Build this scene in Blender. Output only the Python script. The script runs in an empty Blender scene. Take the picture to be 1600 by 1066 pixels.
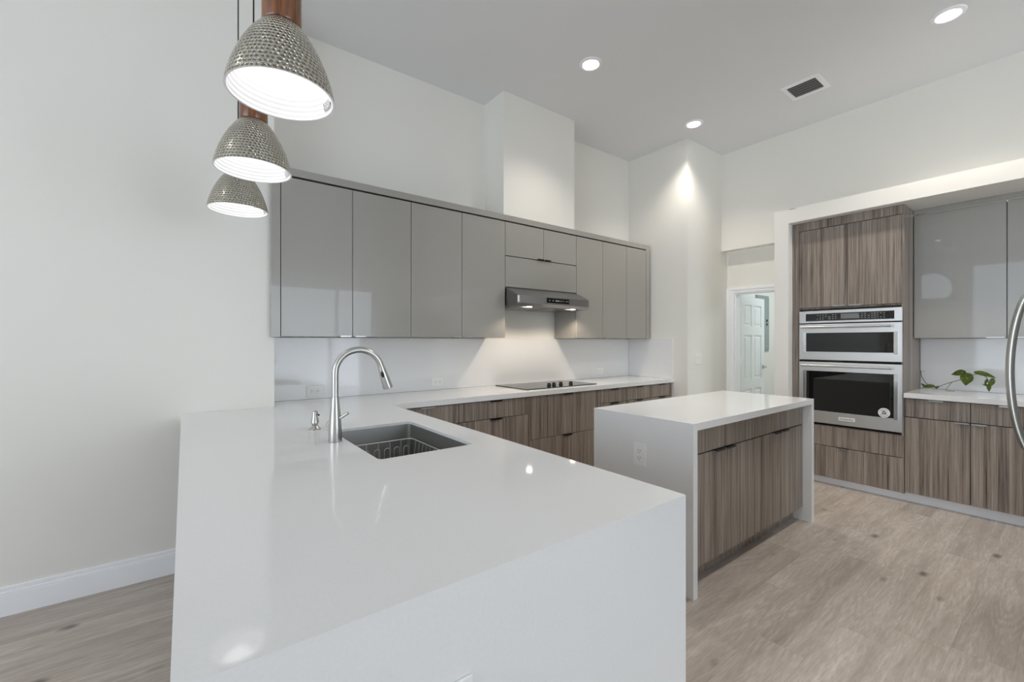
import bpy, bmesh, math, random
from mathutils import Vector, Matrix, Euler
random.seed(4)
S = bpy.context.scene
COL = S.collection
PI = math.pi

# ------------------------------------------------------------------ camera
cam = bpy.data.cameras.new('camera')
cam.sensor_width = 36.0
cam.lens = 678.6 * 36.0 / 1600.0
cam.shift_y = 0.0004
cam.clip_start = 0.02
camo = bpy.data.objects.new('camera', cam)
COL.objects.link(camo)
camo.location = (0, 0, 1.34)
camo.rotation_euler = (PI / 2, 0, math.radians(-37.05))
S.camera = camo

# ------------------------------------------------------------------ world, daylight, exposure
S.view_settings.view_transform = 'Standard'
S.view_settings.look = 'None'
S.view_settings.gamma = 1.0
S.view_settings.use_curve_mapping = False
S.view_settings.exposure = 0.07
S.cycles.max_bounces = 12
S.cycles.diffuse_bounces = 8
S.cycles.glossy_bounces = 6
S.cycles.sample_clamp_indirect = 8.0
S.cycles.caustics_reflective = False
S.cycles.caustics_refractive = False
W = bpy.data.worlds.new('sky')
S.world = W
W.use_nodes = True
WN = W.node_tree.nodes
WN['Background'].inputs[0].default_value = (0.79, 0.89, 1.0, 1)
WN['Background'].inputs[1].default_value = 4.9
POT_W = 50.0        # each recessed ceiling light
PENDANT_W = 0.24
HOOD_W = 8.0
UTIL_W = 15.0


def portal(name, loc, rot, sx, sy):
    l = bpy.data.lights.new(name, 'AREA')
    l.shape = 'RECTANGLE'
    l.size, l.size_y = sx, sy
    l.cycles.is_portal = True
    o = bpy.data.objects.new(name, l)
    COL.objects.link(o)
    o.location = loc
    o.rotation_euler = rot


# ------------------------------------------------------------------ materials
def principled(name, col, rough=0.5, metal=0.0, spec=0.5, coat=0.0, coat_rough=0.03):
    m = bpy.data.materials.new(name)
    m.use_nodes = True
    b = m.node_tree.nodes['Principled BSDF']
    b.inputs['Base Color'].default_value = (*col, 1)
    b.inputs['Roughness'].default_value = rough
    b.inputs['Metallic'].default_value = metal
    b.inputs['Specular IOR Level'].default_value = spec
    b.inputs['Coat Weight'].default_value = coat
    b.inputs['Coat Roughness'].default_value = coat_rough
    return m


class NT:
    def __init__(s, m):
        s.t = m.node_tree
        s.b = s.t.nodes['Principled BSDF']

    def n(s, typ, **kw):
        x = s.t.nodes.new(typ)
        for k, v in kw.items():
            if k.startswith('i_'):
                x.inputs[k[2:].replace('_', ' ')].default_value = v
            else:
                setattr(x, k, v)
        return x

    def l(s, a, b):
        s.t.links.new(a, b)

    def math(s, op, a, b=None, c=None):
        x = s.n('ShaderNodeMath', operation=op)
        for i, v in enumerate((a, b, c)):
            if v is None:
                continue
            if isinstance(v, (int, float)):
                x.inputs[i].default_value = v
            else:
                s.l(v, x.inputs[i])
        return x.outputs[0]

    def ramp(s, fac, stops, interp='LINEAR'):
        r = s.n('ShaderNodeValToRGB')
        e = r.color_ramp.elements
        r.color_ramp.interpolation = interp
        while len(e) < len(stops):
            e.new(0.5)
        for i, (p, c) in enumerate(stops):
            e[i].position = p
            e[i].color = (*c, 1) if len(c) == 3 else c
        s.l(fac, r.inputs[0])
        return r.outputs[0]

    def mix(s, fac, a, b, blend='MIX'):
        x = s.n('ShaderNodeMix', data_type='RGBA', blend_type=blend)
        for sock, v in ((x.inputs[0], fac), (x.inputs[6], a), (x.inputs[7], b)):
            if isinstance(v, (int, float)):
                sock.default_value = v
            elif isinstance(v, tuple):
                sock.default_value = (*v, 1)
            else:
                s.l(v, sock)
        return x.outputs[2]

    def noise(s, vec, scale, detail=2, rough=0.5):
        x = s.n('ShaderNodeTexNoise', i_Scale=scale, i_Detail=detail, i_Roughness=rough)
        if vec is not None:
            s.l(vec, x.inputs['Vector'])
        return x.outputs['Fac']

    def pos(s):
        return s.n('ShaderNodeNewGeometry').outputs['Position']

    def xyz(s, v):
        x = s.n('ShaderNodeSeparateXYZ')
        s.l(v, x.inputs[0])
        return x.outputs

    def comb(s, a, b, c):
        x = s.n('ShaderNodeCombineXYZ')
        for i, v in enumerate((a, b, c)):
            if isinstance(v, (int, float)):
                x.inputs[i].default_value = v
            else:
                s.l(v, x.inputs[i])
        return x.outputs[0]

    def bump(s, h, strength=0.1, dist=0.01):
        x = s.n('ShaderNodeBump', i_Strength=strength, i_Distance=dist)
        s.l(h, x.inputs['Height'])
        s.l(x.outputs[0], s.b.inputs['Normal'])


def srgb(r, g, b):
    return tuple(((c / 255) / 12.92 if c / 255 <= 0.04045 else ((c / 255 + 0.055) / 1.055) ** 2.4) for c in (r, g, b))


M = {}


def wall_paint(name, col):
    m = principled(name, col, 0.6, spec=0.25)
    t = NT(m)
    n = t.noise(t.pos(), 90, 3)
    t.bump(n, 0.04, 0.004)
    return m


M['wall'] = wall_paint('wall paint', srgb(235, 233, 227))
M['ceiling'] = wall_paint('ceiling paint', srgb(230, 231, 233))
M['trim'] = principled('white trim paint', srgb(248, 249, 252), 0.35)
M['door'] = principled('white door paint', srgb(236, 238, 238), 0.4)


def quartz():
    m = principled('white quartz', srgb(232, 232, 232), 0.05, spec=0.5)
    t = NT(m)
    n = t.noise(t.pos(), 140, 3, 0.6)
    n2 = t.noise(t.pos(), 3, 3, 0.6)
    c = t.ramp(n, [(0.3, srgb(231, 231, 231)), (0.62, srgb(234, 234, 234))])
    c = t.mix(t.math('MULTIPLY', n2, 0.12), c, srgb(226, 227, 228))
    t.l(c, t.b.inputs['Base Color'])
    return m


M['quartz'] = quartz()


def gloss_grey():
    m = principled('grey lacquer', srgb(158, 155, 149), 0.25, spec=0.5, coat=0.45, coat_rough=0.02)
    t = NT(m)
    n = t.noise(t.pos(), 400, 2)
    c = t.ramp(n, [(0.35, srgb(156, 153, 147)), (0.65, srgb(160, 157, 151))])
    t.l(c, t.b.inputs['Base Color'])
    return m


M['grey'] = gloss_grey()


def striped_wood(name, light, dark, tint):
    m = principled(name, light, 0.38, spec=0.4)
    t = NT(m)
    x = t.xyz(t.pos())
    rnd = t.n('ShaderNodeObjectInfo').outputs['Random']
    h = t.math('ADD', t.math('ADD', x[0], x[1]), t.math('MULTIPLY', rnd, 13.0))
    z = x[2]
    fine = t.noise(t.comb(t.math('MULTIPLY', h, 150), t.math('MULTIPLY', z, 2.2), 0), 1.0, 3, 0.65)
    mid = t.noise(t.comb(t.math('MULTIPLY', h, 42), t.math('MULTIPLY', z, 0.5), 3.7), 1.0, 3, 0.6)
    wide = t.noise(t.comb(t.math('MULTIPLY', h, 14), t.math('MULTIPLY', z, 0.25), 9.1), 1.0, 2, 0.5)
    f = t.math('ADD', t.math('ADD', t.math('MULTIPLY', fine, 0.46), t.math('MULTIPLY', mid, 0.40)), t.math('MULTIPLY', wide, 0.20))
    mids = tuple((a + b) / 2 for a, b in zip(light, dark))
    c = t.ramp(f, [(0.38, dark), (0.47, mids), (0.57, light), (0.68, tint)])
    speck = t.noise(t.comb(t.math('MULTIPLY', h, 500), t.math('MULTIPLY', z, 40), 0), 1.0, 2, 0.6)
    c = t.mix(t.math('MULTIPLY', speck, 0.25), c, dark)
    t.l(c, t.b.inputs['Base Color'])
    t.bump(fine, 0.08, 0.002)
    return m


M['wood'] = striped_wood('grey brown striped laminate', srgb(157, 145, 134), srgb(70, 59, 51), srgb(180, 170, 160))
M['carcass'] = principled('dark cabinet edge', srgb(38, 33, 30), 0.6)


def floor_mat():
    m = principled('oak plank floor', (0.4, 0.35, 0.3), 0.38, spec=0.4)
    t = NT(m)
    p = t.pos()
    x = t.xyz(p)
    LEN, WID = 1.22, 0.18
    row = t.math('FLOOR', t.math('DIVIDE', x[1], WID))
    off = t.math('MULTIPLY', t.math('FRACT', t.math('MULTIPLY', t.math('SINE', t.math('MULTIPLY', row, 12.9898)), 437.585)), LEN)
    xs = t.math('ADD', x[0], off)
    colm = t.math('FLOOR', t.math('DIVIDE', xs, LEN))
    wn = t.n('ShaderNodeTexWhiteNoise', noise_dimensions='2D')
    t.l(t.comb(row, colm, 0), wn.inputs['Vector'])
    rv = wn.outputs['Value']
    sh = t.math('MULTIPLY', rv, 40.0)
    # grain stretched along the plank
    gx = t.math('ADD', t.math('MULTIPLY', x[0], 1.6), sh)
    gy = t.math('ADD', t.math('MULTIPLY', x[1], 16), sh)
    g1 = t.noise(t.comb(gx, gy, sh), 1.0, 5, 0.6)
    g2 = t.noise(t.comb(t.math('MULTIPLY', x[0], 14), t.math('MULTIPLY', x[1], 120), sh), 1.0, 4, 0.7)
    cn = t.noise(t.comb(t.math('ADD', t.math('MULTIPLY', x[0], 0.9), sh), t.math('MULTIPLY', x[1], 6.5), sh), 1.0, 2, 0.45)
    wvf = t.math('ADD', t.math('MULTIPLY', t.math('SINE', t.math('MULTIPLY', cn, 95.0)), 0.5), 0.5)
    wvf = t.math('MULTIPLY', wvf, t.noise(p, 4, 2))
    base = t.ramp(g1, [(0.3, srgb(176, 165, 154)), (0.5, srgb(200, 190, 180)), (0.7, srgb(213, 204, 195))])
    base = t.mix(t.math('MULTIPLY', wvf, 0.6), base, srgb(165, 152, 140))
    base = t.mix(t.ramp(g2, [(0.38, (0, 0, 0)), (0.68, (.55, .55, .55))]), base, srgb(158, 145, 133))
    tone = t.ramp(rv, [(0.0, (0.87, 0.87, 0.87)), (0.6, (1.0, 0.995, 0.99)), (1.0, (1.08, 1.075, 1.07))])
    base = t.mix(1.0, base, tone, 'MULTIPLY')
    vo = t.n('ShaderNodeTexVoronoi', feature='F1', i_Scale=1.0)
    t.l(t.comb(t.math('MULTIPLY', x[0], 2.9), t.math('MULTIPLY', x[1], 6.0), 0), vo.inputs['Vector'])
    d = t.math('ADD', vo.outputs['Distance'], t.math('MULTIPLY', t.noise(p, 30, 3), 0.07))
    knot = t.ramp(d, [(0.085, (1, 1, 1)), (0.20, (0, 0, 0))])
    base = t.mix(t.math('MULTIPLY', knot, 0.75), base, srgb(84, 72, 62))
    # thin joints
    fy = t.math('FRACT', t.math('DIVIDE', x[1], WID))
    fx = t.math('FRACT', t.math('DIVIDE', xs, LEN))
    jy = t.math('LESS_THAN', t.math('MINIMUM', fy, t.math('SUBTRACT', 1.0, fy)), 0.006)
    jx = t.math('LESS_THAN', t.math('MINIMUM', fx, t.math('SUBTRACT', 1.0, fx)), 0.001)
    base = t.mix(t.math('MULTIPLY', t.math('MAXIMUM', jy, jx), 0.22), base, srgb(110, 98, 88))
    t.l(base, t.b.inputs['Base Color'])
    t.bump(g2, 0.05, 0.002)
    return m


M['floor'] = floor_mat()


def brushed(name, col, rough, axis=2, amount=0.12):
    m = principled(name, col, rough, metal=1.0)
    t = NT(m)
    x = t.xyz(t.pos())
    sc = [260, 260, 260]
    sc[axis] = 4
    n = t.noise(t.comb(*[t.math('MULTIPLY', x[i], sc[i]) for i in range(3)]), 1.0, 2)
    r = t.math('ADD', t.math('MULTIPLY', n, amount), rough - amount / 2)
    t.l(r, t.b.inputs['Roughness'])
    return m


M['steel'] = brushed('brushed stainless steel', srgb(214, 214, 214), 0.32, 1)
M['hood_steel'] = brushed('hood stainless steel', srgb(150, 149, 148), 0.3, 0)
M['nickel'] = brushed('brushed nickel', srgb(190, 189, 185), 0.3, 2)
M['sink_steel'] = brushed('sink steel', srgb(172, 172, 169), 0.45, 1, 0.25)
M['chrome'] = principled('polished steel', srgb(225, 225, 225), 0.12, 1.0)
M['rack_wire'] = principled('satin rack wire', srgb(205, 205, 203), 0.35, 0.35)
M['aluminium'] = principled('satin aluminium', srgb(172, 170, 166), 0.3, 1.0)
M['black'] = principled('black plastic', srgb(14, 14, 14), 0.3)
M['black_glass'] = principled('black glass', srgb(10, 11, 12), 0.03, spec=0.6)
M['cooktop_glass'] = principled('cooktop glass', srgb(20, 21, 21), 0.08, spec=0.8)
M['dark'] = principled('dark recess', srgb(16, 16, 16), 0.7)
M['vent_slat'] = principled('vent slat paint', srgb(112, 112, 112), 0.5)
M['white_plastic'] = principled('white plastic', srgb(238, 238, 236), 0.3)
M['plate_grey'] = principled('socket grey', srgb(120, 120, 118), 0.5)
M['panel_grey'] = principled('grey panel paint', srgb(150, 158, 158), 0.4)
M['white_label'] = principled('white label', srgb(235, 235, 232), 0.4)
M['ink'] = principled('ink', srgb(50, 50, 50), 0.5)
M['display'] = principled('grey display', srgb(118, 120, 120), 0.15)
M['icon'] = principled('pale icon print', srgb(205, 205, 205), 0.4)
M['pendant_wood'] = None
M['leaf'] = principled('leaf', srgb(74, 96, 30), 0.35)
M['stem'] = principled('vine stem', srgb(118, 112, 84), 0.5)
M['cord'] = principled('black cord', srgb(18, 18, 18), 0.5)


def leaf_mat():
    t = NT(M['leaf'])
    n = t.noise(t.pos(), 60, 3)
    t.l(t.ramp(n, [(0.35, srgb(74, 98, 28)), (0.6, srgb(116, 134, 48)), (0.75, srgb(160, 168, 84))]), t.b.inputs['Base Color'])


leaf_mat()


def neck_wood():
    m = principled('walnut stained wood', srgb(110, 60, 34), 0.3, spec=0.5, coat=0.4, coat_rough=0.1)
    t = NT(m)
    x = t.xyz(t.pos())
    n = t.noise(t.comb(t.math('MULTIPLY', x[0], 90), t.math('MULTIPLY', x[1], 90), t.math('MULTIPLY', x[2], 7)), 1.0, 4, 0.6)
    t.l(t.ramp(n, [(0.3, srgb(84, 46, 20)), (0.7, srgb(146, 88, 44))]), t.b.inputs['Base Color'])
    return m


M['pendant_wood'] = neck_wood()


def hammered():
    m = principled('hammered nickel', srgb(150, 146, 134), 0.22, 1.0)
    t = NT(m)
    uv = t.n('ShaderNodeUVMap').outputs[0]
    x = t.xyz(uv)
    v = t.math('MULTIPLY', x[1], 22.0)
    u = t.math('ADD', t.math('MULTIPLY', x[0], 62.0), t.math('MULTIPLY', t.math('FLOOR', v), 0.37))
    jit = t.noise(t.comb(t.math('MULTIPLY', x[0], 25), t.math('MULTIPLY', x[1], 9), 0), 1.0, 2)
    u = t.math('ADD', u, t.math('MULTIPLY', jit, 1.6))
    du = t.math('SUBTRACT', t.math('FRACT', u), 0.5)
    dv = t.math('SUBTRACT', t.math('FRACT', v), 0.5)
    d = t.math('SQRT', t.math('ADD', t.math('MULTIPLY', du, du), t.math('MULTIPLY', dv, dv)))
    hgt = t.ramp(d, [(0.0, (0, 0, 0)), (0.3, (0.3, 0.3, 0.3)), (0.48, (1, 1, 1))])
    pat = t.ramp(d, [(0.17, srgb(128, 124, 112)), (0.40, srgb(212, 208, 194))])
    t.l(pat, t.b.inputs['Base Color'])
    t.bump(hgt, 1.0, 0.005)
    return m


M['hammered'] = hammered()
M['shade_white'] = principled('white enamel', srgb(248, 248, 250), 0.35)


def emis(name, col, st):
    m = principled(name, col, 0.5)
    b = m.node_tree.nodes['Principled BSDF']
    b.inputs['Emission Color'].default_value = (*col, 1)
    b.inputs['Emission Strength'].default_value = st
    return m


M['lamp_lens'] = emis('lit lamp lens', (1.0, 0.96, 0.90), 14.0)
M['hood_lens'] = emis('lit hood lens', (1.0, 0.90, 0.74), 10.0)
M['bulb'] = emis('lit bulb', (1.0, 0.98, 0.96), 1.2)


def pane_mat():
    m = bpy.data.materials.new('window glass')
    m.use_nodes = True
    nt = m.node_tree
    nt.nodes.clear()
    o = nt.nodes.new('ShaderNodeOutputMaterial')
    mx = nt.nodes.new('ShaderNodeMixShader')
    mx.inputs[0].default_value = 0.06
    a = nt.nodes.new('ShaderNodeBsdfTransparent')
    g = nt.nodes.new('ShaderNodeBsdfGlossy')
    g.inputs['Roughness'].default_value = 0.02
    nt.links.new(a.outputs[0], mx.inputs[1])
    nt.links.new(g.outputs[0], mx.inputs[2])
    nt.links.new(mx.outputs[0], o.inputs[0])
    return m


M['pane'] = pane_mat()


# ------------------------------------------------------------------ mesh helpers
def wloc(o):
    v = Vector((0, 0, 0))
    while o is not None:
        v += Vector(o.location)
        o = o.parent
    return v


class MB:
    """collects shapes in world coordinates; build() links them as one mesh object"""

    def __init__(s):
        s.bm = bmesh.new()
        s.uv = s.bm.loops.layers.uv.new('UVMap')

    def add(s, other):
        me = bpy.data.meshes.new('tmp')
        other.to_mesh(me)
        other.free()
        s.bm.from_mesh(me)
        bpy.data.meshes.remove(me)
        return s

    def box(s, x0, y0, z0, x1, y1, z1, bev=0.0, seg=2, rot=None, piv=None):
        b = bmesh.new()
        b.loops.layers.uv.new('UVMap')
        x0, x1 = min(x0, x1), max(x0, x1)
        y0, y1 = min(y0, y1), max(y0, y1)
        z0, z1 = min(z0, z1), max(z0, z1)
        bmesh.ops.create_cube(b, size=1)
        for v in b.verts:
            v.co = Vector(((x0 + x1) / 2 + v.co.x * (x1 - x0), (y0 + y1) / 2 + v.co.y * (y1 - y0), (z0 + z1) / 2 + v.co.z * (z1 - z0)))
        if bev > 0:
            bmesh.ops.bevel(b, geom=b.edges[:], offset=bev, segments=seg, affect='EDGES', profile=0.5)
        if rot is not None:
            p = Vector(piv if piv is not None else ((x0 + x1) / 2, (y0 + y1) / 2, (z0 + z1) / 2))
            bmesh.ops.rotate(b, verts=b.verts, cent=p, matrix=rot)
        return s.add(b)

    def prism(s, loop, d):
        """extrude a planar loop of points by vector d"""
        b = bmesh.new()
        b.loops.layers.uv.new('UVMap')
        vs = [b.verts.new(p) for p in loop]
        f = b.faces.new(vs)
        r = bmesh.ops.extrude_face_region(b, geom=[f])
        bmesh.ops.translate(b, verts=[g for g in r['geom'] if isinstance(g, bmesh.types.BMVert)], vec=Vector(d))
        bmesh.ops.recalc_face_normals(b, faces=b.faces)
        return s.add(b)

    def plate(s, outer, holes, d):
        """planar outline with holes, extruded by d"""
        b = bmesh.new()
        b.loops.layers.uv.new('UVMap')
        ed = []
        for lp in [outer] + holes:
            vs = [b.verts.new(p) for p in lp]
            for i in range(len(vs)):
                ed.append(b.edges.new((vs[i], vs[(i + 1) % len(vs)])))
        bmesh.ops.triangle_fill(b, edges=ed, use_beauty=True)
        r = bmesh.ops.extrude_face_region(b, geom=b.faces[:])
        bmesh.ops.translate(b, verts=[g for g in r['geom'] if isinstance(g, bmesh.types.BMVert)], vec=Vector(d))
        bmesh.ops.recalc_face_normals(b, faces=b.faces)
        return s.add(b)

    def lathe(s, prof, c, axis='z', n=48, close=False):
        """prof: list of (radius, height); revolve about axis through c"""
        b = s.bm
        rings = []
        L = [0.0]
        for i in range(1, len(prof)):
            L.append(L[-1] + math.hypot(prof[i][0] - prof[i - 1][0], prof[i][1] - prof[i - 1][1]))
        for (r, h) in prof:
            ring = []
            for k in range(n):
                a = 2 * PI * k / n
                p = (r * math.cos(a), r * math.sin(a), h)
                if axis == 'x':
                    p = (h, p[0], p[1])
                elif axis == 'y':
                    p = (p[0], h, p[1])
                elif isinstance(axis, Matrix):
                    p = axis @ Vector(p)
                ring.append(b.verts.new(Vector(c) + Vector(p)))
            rings.append(ring)
        for i in range(len(prof) - 1):
            for k in range(n):
                q = [rings[i][k], rings[i][(k + 1) % n], rings[i + 1][(k + 1) % n], rings[i + 1][k]]
                f = b.faces.new(q)
                us = [(k / n, L[i]), ((k + 1) / n, L[i]), ((k + 1) / n, L[i + 1]), (k / n, L[i + 1])]
                tot = L[-1] or 1
                for lp, (u, v) in zip(f.loops, us):
                    lp[s.uv].uv = (u, v / tot)
        if close:
            for ring in (rings[0], rings[-1]):
                if (ring[0].co - ring[n // 2].co).length > 1e-6:
                    b.faces.new(ring)
        return s

    def tube(s, pts, r, n=12, cap=True, rad=None):
        pts = [Vector(p) for p in pts]
        b = s.bm
        rings = []
        up = None
        for i, p in enumerate(pts):
            if i == 0:
                t = pts[1] - pts[0]
            elif i == len(pts) - 1:
                t = pts[-1] - pts[-2]
            else:
                t = (pts[i + 1] - pts[i]).normalized() + (pts[i] - pts[i - 1]).normalized()
            t.normalize()
            if up is None:
                up = Vector((0, 0, 1)) if abs(t.z) < 0.9 else Vector((1, 0, 0))
                up = (up - t * up.dot(t)).normalized()
            else:
                up = (up - t * up.dot(t)).normalized()
            sd = t.cross(up)
            rr = rad[i] if rad else r
            rings.append([b.verts.new(p + (up * math.cos(2 * PI * k / n) + sd * math.sin(2 * PI * k / n)) * rr) for k in range(n)])
        for i in range(len(rings) - 1):
            for k in range(n):
                b.faces.new([rings[i][k], rings[i][(k + 1) % n], rings[i + 1][(k + 1) % n], rings[i + 1][k]])
        if cap:
            b.faces.new(rings[0])
            b.faces.new(rings[-1])
        return s

    def build(s, name, mat, parent=None, smooth=False, angle=40):
        bm = s.bm
        bmesh.ops.recalc_face_normals(bm, faces=bm.faces)
        if parent is not None:
            org = wloc(parent)
        else:
            xs = [v.co for v in bm.verts]
            org = Vector(((min(v.x for v in xs) + max(v.x for v in xs)) / 2, (min(v.y for v in xs) + max(v.y for v in xs)) / 2, min(v.z for v in xs)))
        for v in bm.verts:
            v.co -= org
        me = bpy.data.meshes.new(name)
        if smooth:
            for f in bm.faces:
                f.smooth = True
            for e in bm.edges:
                if len(e.link_faces) == 2 and e.calc_face_angle(0) > math.radians(angle):
                    e.smooth = False
        bm.to_mesh(me)
        bm.free()
        me.materials.append(M[mat])
        o = bpy.data.objects.new(name, me)
        COL.objects.link(o)
        if parent is not None:
            o.parent = parent
        else:
            o.location = org
        return o


def thing(name, label, cat, loc, group=None):
    o = bpy.data.objects.new(name, None)
    o.empty_display_size = 0.05
    COL.objects.link(o)
    o.location = loc
    tag(o, label, cat, group)
    return o


def tag(o, label, cat, group=None):
    o['label'] = label
    o['category'] = cat
    if group:
        o['group'] = group
    return o


def struct(o):
    o['kind'] = 'structure'
    return o


def dup(root, loc, label, group=None):
    r = root.copy()
    COL.objects.link(r)
    r.location = loc
    r['label'] = label
    if group:
        r['group'] = group
    for ch in list(root.children):
        c = ch.copy()
        COL.objects.link(c)
        c.parent = r
        for g in list(ch.children):
            d = g.copy()
            COL.objects.link(d)
            d.parent = c
    return r


def rbox_loop(x0, y0, x1, y1, z, r, n=6):
    out = []
    for cx, cy, a0 in ((x1 - r, y1 - r, 0), (x0 + r, y1 - r, 90), (x0 + r, y0 + r, 180), (x1 - r, y0 + r, 270)):
        for k in range(n + 1):
            a = math.radians(a0 + 90 * k / n)
            out.append((cx + r * math.cos(a), cy + r * math.sin(a), z))
    return out


# ------------------------------------------------------------------ measures
CT = 0.914          # counter top height
CB = 0.874          # underside of the slab
CZ = 3.595          # ceiling
YB = 3.47           # back wall face
YL = 3.19           # left wall face
XF, YR = -5.2, -5.0  # far and rear walls

# ------------------------------------------------------------------ setting
struct(MB().box(XF - .2, YR - .2, -.1, 8.4, 3.9, 0).build('floor', 'floor'))
struct(MB().box(XF - .2, YR - .2, CZ, 5.34, 3.9, CZ + .15).build('ceiling', 'ceiling'))
struct(MB().box(XF - .2, YL, 0, 0.4685, YB + .25, CZ).build('wall_left', 'wall'))
struct(MB().box(0.4685, YB, 0, 4.455, YB + .25, CZ).build('wall_back', 'wall'))
struct(MB().box(2.292, 3.161, 2.45, 3.186, YB, CZ).build('wall_chase', 'wall'))
struct(MB().box(4.455, 2.672, 0, 5.34, YB + .25, CZ).build('wall_column', 'wall'))
# header wall above the opening and above the pantry frame
struct(MB().box(5.2, YR, 2.625, 5.34, 2.672, CZ).box(5.2, 1.877, 2.43, 5.34, 2.672, 2.625).build('wall_right', 'wall'))
# drywall frame boxed out round the built-ins
fr = struct(MB().box(4.69, YR, 2.487, 5.2, 1.877, 2.625).box(4.69, 1.752, 0, 5.34, 1.877, 2.487).box(5.2, YR, 2.487, 5.34, 1.877, 2.625)
            .build('wall_frame', 'wall'))
MB().box(4.6885, 1.688, 2.634 - .016, 4.692, 1.745, 2.637 - .016).build('scuff_mark', 'dark', fr)
struct(MB().box(5.38, YR, 0, 5.46, 1.752, 2.487).build('wall_alcove', 'wall'))
struct(MB().box(2.48, -.9, 0, 3.46, -.75, CZ).build('wall_side', 'wall'))
# wall with the doorway behind the opening
dw = [(5.345, 1.877, 0), (5.345, 1.877, 2.43), (5.345, 2.672, 2.43), (5.345, 2.672, 0)]
struct(MB().box(5.345, 2.585, 0, 5.45, 2.672, 2.43).box(5.345, 1.752, 1.93, 5.45, 2.585, 2.43).box(5.345, 1.752, 0, 5.45, 1.83, 1.93)
       .build('wall_hall', 'wall'))
# utility room beyond
struct(MB().box(5.45, 2.80, 0, 8.2, 2.95, 2.5).build('wall_utility_left', 'wall'))
struct(MB().box(8.05, 1.0, 0, 8.2, 2.80, 2.5).build('wall_utility_far', 'wall'))
struct(MB().box(5.46, .9, 0, 8.2, 1.0, 2.5).build('wall_utility_right', 'wall'))
struct(MB().box(5.45, .9, 2.5, 8.2, 2.95, 2.6).build('ceiling_utility', 'ceiling'))
# door casing
cs = MB()
cs.box(5.325, 2.583, 0, 5.345, 2.672, 1.985).box(5.325, 1.88, 1.928, 5.345, 2.583, 1.985)
cs.box(5.317, 2.620, 0, 5.325, 2.672, 1.985).box(5.317, 1.88, 1.960, 5.325, 2.620, 1.985)
cs.box(5.345, 2.565, 0, 5.45, 2.585, 1.93).box(5.345, 1.83, 1.912, 5.45, 2.565, 1.93)
struct(cs.build('trim_1', 'trim'))
# baseboard along the left wall
bb = MB()
bb.box(XF, YL - .015, 0, -.02, YL, .10, .0).box(XF, YL - .012, .10, -.02, YL, .118, .003).box(XF, YL - .008, .118, -.02, YL, .14, .003)
struct(bb.build('baseboard_left', 'trim'))
# rear wall: tall glazed opening, unseen, added and sized to light the kitchen
ops = [(1.2, 4.9)]
outer = [(XF, YR, 0), (XF, YR, CZ), (5.46, YR, CZ), (5.46, YR, 0)]
holes = [[(a, YR, .05), (b, YR, .05), (b, YR, 2.7), (a, YR, 2.7)] for a, b in ops]
struct(MB().plate(outer, holes, (0, -.15, 0)).build('wall_rear', 'wall'))
# far wall: two unseen rectangular openings sized for daylight, and an arched one
arch = [(XF, 2.015, 2.42), (XF, 2.885, 2.42), (XF, 2.885, 2.72)]
for k in range(1, 12):
    a = PI * k / 12
    arch.append((XF, 2.45 + .435 * math.cos(a), 2.72 + .435 * math.sin(a)))
arch.append((XF, 2.015, 2.72))
fops = [(-2.9, -1.75), (-1.6, 1.75)]
outer = [(XF, YR, 0), (XF, YR, CZ), (XF, YL, CZ), (XF, YL, 0)]
holes = [[(XF, a, .1), (XF, b, .1), (XF, b, 3.25), (XF, a, 3.25)] for a, b in fops] + [arch]
struct(MB().plate(outer, holes, (-.15, 0, 0)).build('wall_far', 'wall'))
wi = 0
for a, b in ops:
    wi += 1
    f = MB()
    for p, q, c, d in ((a, a + .06, .05, 2.7), (b - .06, b, .05, 2.7), ((a + b) / 2 - .04, (a + b) / 2 + .04, .05, 2.7), (a, b, .05, .12), (a, b, 2.63, 2.7)):
        f.box(p, YR - .10, c, q, YR - .04, d)
    fo = struct(f.build('window_%d' % wi, 'trim'))
    MB().box(a + .05, YR - .074, .11, b - .05, YR - .068, 2.64).build('pane', 'pane', fo)
    portal('daylight_portal', ((a + b) / 2, YR - .16, 1.375), (PI / 2, 0, 0), b - a, 2.65)
for a, b in fops:
    wi += 1
    f = MB()
    for p, q, c, d in ((a, a + .06, .1, 3.25), (b - .06, b, .1, 3.25), ((a + b) / 2 - .03, (a + b) / 2 + .03, .1, 3.25), (a, b, .1, .16), (a, b, 3.19, 3.25)):
        f.box(XF - .10, p, c, XF - .04, q, d)
    fo = struct(f.build('window_%d' % wi, 'trim'))
    MB().box(XF - .074, a + .05, .15, XF - .068, b - .05, 3.2).build('pane', 'pane', fo)
    portal('daylight_portal', (XF - .16, (a + b) / 2, 1.675), (PI / 2, 0, -PI / 2), b - a, 3.15)
wi += 1
ins = [(XF - .04, 2.45 + (p[1] - 2.45) * .9, 2.72 + (p[2] - 2.72) * .88) for p in arch]
fo = struct(MB().plate([(XF - .04, p[1], p[2]) for p in arch], [ins], (-.06, 0, 0)).build('window_%d' % wi, 'trim'))
MB().prism([(XF - .068, p[1], p[2]) for p in ins], (-.006, 0, 0)).build('pane', 'pane', fo)
portal('daylight_portal', (XF - .16, 2.45, 2.78), (PI / 2, 0, -PI / 2), .87, .72)

# utility door, swung open into the room behind
DH = (5.452, 2.566)
door = bpy.data.objects.new('door_1', None)
COL.objects.link(door)
door.location = (DH[0], DH[1], 0)
struct(door)


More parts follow.
